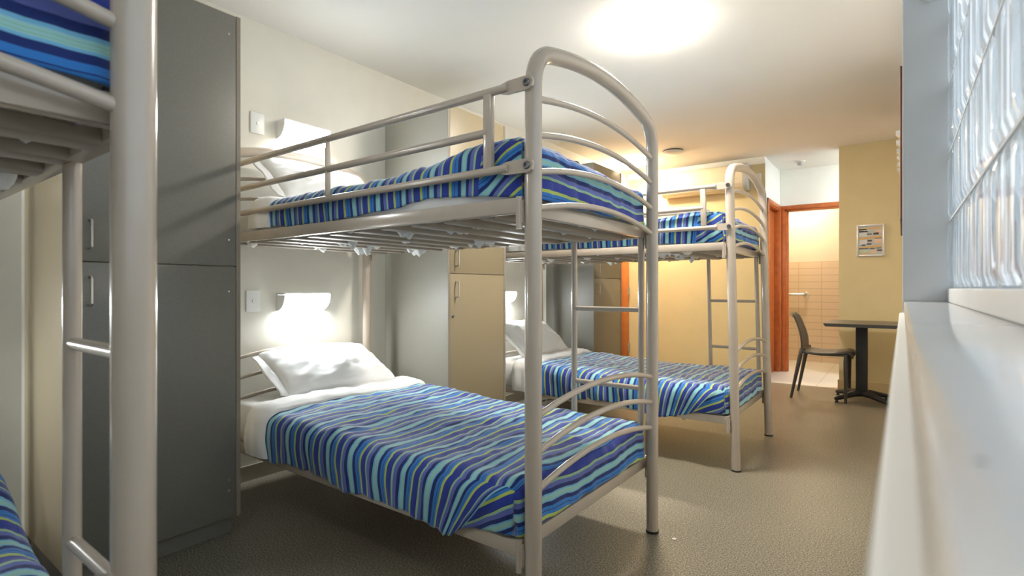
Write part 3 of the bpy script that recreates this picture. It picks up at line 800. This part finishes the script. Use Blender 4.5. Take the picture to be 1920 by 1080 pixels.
# air conditioner
t = thing('air_conditioner', 'long cream wall air conditioner near the ceiling of the far wall', 'air conditioner', (-1.96, YE, 2.24))
bm = new_bm()
prof = [(0, 0.02), (0, 0.30), (-0.15, 0.30), (-0.19, 0.285), (-0.205, 0.25), (-0.205, 0.09), (-0.19, 0.05), (-0.13, 0.0), (-0.02, 0.0)]
add_extrude(bm, prof, 'x', -0.50, 0.47); obj('body', bm, M['cream_plastic'], t)
bm = new_bm(); add_extrude(bm, [(y * 1.03, z * 1.02 - 0.003) for y, z in prof], 'x', 0.47, 0.515); obj('end_cap', bm, M['grey_plastic'], t)
bm = new_bm()
add_extrude(bm, [(-0.197, 0.068), (-0.137, 0.006), (-0.133, 0.001), (-0.200, 0.066)], 'x', -0.46, 0.43); obj('louvre', bm, M['ybase'], t)
bm = new_bm(); add_box(bm, (0.30, -0.2062, 0.125), (0.42, -0.2045, 0.1275)); add_box(bm, (0.297, -0.2064, 0.095), (0.30, -0.2045, 0.135)); obj('panel_seam', bm, M['bolt'], t)
box_obj('vent_grille', (-0.48, -0.14, 0.3), (0.45, -0.03, 0.303), M['grey_plastic'], t)
t = thing('isolator_switch', 'small square white switch on the far wall beside the air conditioner', 'switch', (-1.372, YE, 2.385))
box_obj('plate', (-0.045, -0.03, -0.045), (0.045, 0, 0.045), M['plastic'], t, 0.006); box_obj('rocker', (-0.018, -0.035, -0.02), (0.018, -0.029, 0.02), M['plastic'], t, 0.003)
t = thing('thermostat', 'small grey control plate below the white switch on the far wall', 'thermostat', (-1.36, YE, 2.285))
box_obj('plate', (-0.045, -0.018, -0.04), (0.045, 0, 0.04), M['cream_plastic'], t, 0.004)
for k in range(3): box_obj('display_line', (-0.035, -0.0195, -0.025 + 0.022 * k), (0.03, -0.0175, -0.016 + 0.022 * k), M['grey_plastic'], t)

# picture frame with a notice
t = thing('picture_frame', 'silver framed notice sheet hanging on the yellow wall above the table', 'picture frame', (-0.27, YE, 1.59))
fw, fh, b_ = 0.1225, 0.168, 0.018
bm = new_bm()
for lo, hi in (((-fw, -fh), (-fw + b_, fh)), ((fw - b_, -fh), (fw, fh)), ((-fw + b_, -fh), (fw - b_, -fh + b_)), ((-fw + b_, fh - b_), (fw - b_, fh))):
    add_box(bm, (lo[0], -0.018, lo[1]), (hi[0], 0, hi[1]), 0.004)
obj('frame', bm, M['silver'], t)
iw, ih = fw - b_, fh - b_
pm = lambda n, c: mat('notice ' + n, lin(*c), 0.4)
pg = box_obj('notice_sheet', (-iw, -0.009, -ih), (iw, -0.006, ih), pm('grey', (186, 190, 186)), t)
inks = dict(o=pm('ochre', (216, 170, 92)), b=pm('blue', (70, 92, 130)), d=pm('dark', (70, 72, 78)), p=pm('peach', (222, 190, 165)), w=pm('white', (214, 216, 212)), g=pm('green', (190, 204, 170)))
def ink(k, x0, y0, x1, y1, x2=None, n='printed_panel'):
    X = lambda u: -iw + u * 2 * iw; Z_ = lambda v: ih - v * 2 * ih
    bm = new_bm(); add_box(bm, (X(x0), -0.0098, Z_(y1)), (X(x1), -0.0088, Z_(y0)))
    if k == 'o':
        for v in bm.verts: v.co.z += (v.co.x / iw) * 0.010
    obj(n, bm, inks[k], pg)
ink('o', 0.0, 0.06, 1.0, 0.11, n='printed_band'); ink('w', 0.02, 0.10, 0.42, 0.19); ink('b', 0.02, 0.16, 0.40, 0.20); ink('w', 0.03, 0.22, 0.35, 0.36); ink('p', 0.70, 0.14, 0.97, 0.26)
ink('d', 0.62, 0.24, 0.84, 0.31); ink('d', 0.36, 0.26, 0.56, 0.30); ink('o', 0.0, 0.38, 1.0, 0.44, n='printed_band'); ink('p', 0.66, 0.46, 0.98, 0.60); ink('b', 0.66, 0.42, 0.98, 0.445)
ink('w', 0.04, 0.48, 0.36, 0.66); ink('d', 0.38, 0.48, 0.56, 0.54); ink('d', 0.34, 0.60, 0.55, 0.65); ink('b', 0.12, 0.64, 0.30, 0.69); ink('o', 0.0, 0.70, 1.0, 0.755, n='printed_band')
ink('b', 0.01, 0.765, 0.42, 0.80); ink('g', 0.04, 0.82, 0.42, 0.93); ink('p', 0.48, 0.84, 0.74, 0.95); ink('d', 0.48, 0.77, 0.68, 0.80); ink('d', 0.74, 0.76, 0.95, 0.79); ink('d', 0.78, 0.83, 0.98, 0.88); ink('o', 0.05, 0.94, 0.45, 0.97, n='printed_band')

# red noticeboard with a row of clips, on the right wall past the pier
t = thing('noticeboard', 'dark red noticeboard seen edge-on on the right wall past the pier', 'noticeboard', (0.001, 4.9, 1.55))
box_obj('board', (-0.012, -0.595, 0.0), (0, 0.85, 1.0), M['red'], t, 0.001)
bm = new_bm(); add_box(bm, (-0.0145, -0.60, -0.004), (-0.0115, 0.855, 1.004)); obj('facing', bm, M['lam'], t)
for k in range(6):
    y = -0.42 + k * 0.30 - 0.004 * k * k
    bm = new_bm(); add_extrude(bm, [(-0.0143, 0.575), (-0.038, 0.60), (-0.038, 0.62), (-0.030, 0.622), (-0.0143, 0.622)], 'y', y, y + 0.06); obj('clip', bm, M['silver'], t)

# ------------------------------------------------------------------ table and chair
t = thing('pedestal_table', 'charcoal square-topped pedestal table against the right wall', 'table', (-0.315, 6.10, 0))
bm = new_bm(); add_extrude(bm, [(-0.285, 0.757), (0.285, 0.757), (0.285, 0.747), (0.27, 0.727), (-0.27, 0.727), (-0.285, 0.747)], 'y', -0.35, 0.35); obj('tabletop', bm, M['table'], t)
bm = new_bm(); add_box(bm, (-0.048, -0.048, 0.06), (0.048, 0.048, 0.715), 0.012); add_box(bm, (-0.14, -0.14, 0.714), (0.14, 0.14, 0.7268), 0.003); obj('column', bm, M['iron'], t)
for k in range(4):
    a = PI / 4 + k * PI / 2 + 0.06; c, s_ = math.cos(a), math.sin(a)
    bm = new_bm(); pts = [(0.02, 0.075), (0.10, 0.072), (0.20, 0.052), (0.27, 0.040), (0.30, 0.032)]
    add_tube(bm, [(p * c, p * s_, z) for p, z in pts], [0.034, 0.030, 0.024, 0.021, 0.016], 12)
    for v in bm.verts: v.co.z = max(v.co.z, 0.018)
    ft = obj('foot', bm, M['iron'], t)
    bm = new_bm(); add_lathe(bm, (0.285 * c, 0.285 * s_, 0), [(0, 0), (0.018, 0), (0.018, 0.008), (0.010, 0.012), (0.010, 0.022), (0, 0.022)], 14); obj('glide', bm, M['rubber'], ft)

t = thing('dining_chair', 'charcoal moulded plastic chair facing the pedestal table', 'chair', (-0.645, 6.075, 0))
# one shell: front lip, seat, bend, back
def bez(P, n):
    out = []
    for i in range(n + 1):
        s = i / n; q = [Vector(p) for p in P]
        while len(q) > 1: q = [a.lerp(b, s) for a, b in zip(q, q[1:])]
        out.append(q[0])
    return out
path = bez([(0.262, 0.435), (0.262, 0.474), (0.225, 0.478)], 5) + bez([(0.225, 0.478), (0.08, 0.455), (-0.08, 0.458)], 8)[1:] + bez([(-0.08, 0.458), (-0.165, 0.456), (-0.172, 0.55)], 8)[1:] + bez([(-0.172, 0.55), (-0.20, 0.70), (-0.262, 0.835)], 10)[1:]
bm = new_bm(); rows = []; NP = len(path)
for i, p in enumerate(path):
    s = i / (NP - 1)
    hw = 0.215 + 0.012 * math.sin(PI * s) if s < 0.55 else 0.215 - 0.045 * sm(0.55, 1.0, s) + 0.02 * gauss(s, 0.72, 0.12)
    if i < 3: hw -= 0.02 * (3 - i) / 3
    row = []
    for j in range(17):
        v = -1 + j / 8
        dx = 0.022 * (v * v) * sm(0.5, 0.8, s) ; dz = -0.010 * (1 - v * v) * sm(0.1, 0.25, s) * (1 - sm(0.4, 0.6, s)) - 0.012 * v ** 6
        if s > 0.97: dz -= 0.02 * v ** 6
        row.append(bm.verts.new((p.x + dx, v * hw, p.y + dz)))
    rows.append(row)
for i in range(NP - 1):
    for j in range(16): bm.faces.new((rows[i][j], rows[i + 1][j], rows[i + 1][j + 1], rows[i][j + 1]))
o = obj('seat_shell', bm, M['chair'], t, smooth=60)
md = o.modifiers.new('thickness', 'SOLIDIFY'); md.thickness = 0.014; md.offset = -1 if False else 1
for sx, top_, foot in ((1, (0.215, 0.195, 0.452), (0.215, 0.218, 0)), (-1, (-0.155, 0.195, 0.485), (-0.245, 0.222, 0))):
    for sy in (-1, 1):
        bm = new_bm()
        a, b2 = Vector((top_[0], top_[1] * sy, top_[2])), Vector((foot[0], foot[1] * sy, foot[2]))
        add_tube(bm, [a + Vector((-0.03 * sx, -0.01 * sy, 0.002)), a, a.lerp(b2, 0.15), a.lerp(b2, 0.6), b2], [0.012, 0.021, 0.020, 0.016, 0.0125], 10)
        for v in bm.verts: v.co.z = max(0.0, v.co.z)
        obj('leg', bm, M['chair'], t)
for sy in (-1, 1):
    bm = new_bm(); add_tube(bm, [(-0.15, 0.205 * sy, 0.463), (0.0, 0.212 * sy, 0.447), (0.215, 0.20 * sy, 0.452)], [0.014, 0.012, 0.013], 10); obj('seat_rail', bm, M['chair'], t)

# grab rail in the bathroom
t = thing('grab_rail', 'horizontal steel grab rail on the tiled bathroom wall', 'grab rail', (-1.15, BY, 0.995))
bm = new_bm(); add_tube(bm, [(-0.62, -0.002, 0), (-0.62, -0.05, 0), (-0.60, -0.07, 0), (-0.03, -0.07, 0), (-0.008, -0.062, 0), (0, -0.045, 0), (0, -0.002, 0)], 0.016, 12); obj('bar', bm, M['chrome'], t)
for x in (-0.62, 0):
    bm = new_bm(); add_lathe(bm, (x, 0, 0), [(0, -0.012), (0.03, -0.012), (0.04, -0.006), (0.04, 0)], 20, 'y'); obj('flange', bm, M['chrome'], t)

# crumbs
bm = new_bm(); add_lathe(bm, (-0.795, 2.253, 0.0), [(0, 0), (0.007, 0), (0.0095, 0.002), (0.007, 0.004), (0, 0.005)], 14)
tag(obj('paper_scrap', bm, M['stone']), 'tiny pale scrap lying on the grey speckled floor', 'scrap')
bm = new_bm(); add_lathe(bm, (0.0155, 0.172, 1.0473), [(0, 0), (0.0014, 0), (0.0012, 0.0004), (0, 0.0006)], 10)
tag(obj('crumb', bm, M['iron']), 'tiny dark crumb on the white sill', 'crumb')

# ------------------------------------------------------------------ daylight, camera, view
w = bpy.data.worlds.new('World'); SC.world = w; w.use_nodes = True
bg = w.node_tree.nodes['Background']
sky = w.node_tree.nodes.new('ShaderNodeTexSky'); sky.sky_type = 'HOSEK_WILKIE'; sky.turbidity = 6.0; sky.sun_direction = (-0.6, -0.3, 0.75)
mix = w.node_tree.nodes.new('ShaderNodeMixRGB'); mix.inputs['Fac'].default_value = 0.75; mix.inputs['Color2'].default_value = (0.88, 0.945, 1.0, 1)
w.node_tree.links.new(sky.outputs['Color'], mix.inputs['Color1']); w.node_tree.links.new(mix.outputs['Color'], bg.inputs['Color'])
bg.inputs['Strength'].default_value = 1.85

cam = bpy.data.cameras.new('camera'); co = bpy.data.objects.new('camera', cam); COL.objects.link(co)
cam.sensor_width = 36; cam.lens = 987 / 1920 * 36
cam.clip_start = 0.01
co.location = (0, 0, 1.09); co.rotation_euler = (PI / 2, 0, math.atan2(732, 987))
cam.dof.use_dof = True; cam.dof.focus_distance = 2.4; cam.dof.aperture_fstop = 4.5
SC.camera = co
SC.view_settings.view_transform = 'Standard'; SC.view_settings.look = 'None'
SC.view_settings.exposure = 0.65; SC.view_settings.gamma = 1.0; SC.view_settings.use_curve_mapping = False
SC.cycles.use_denoising = True
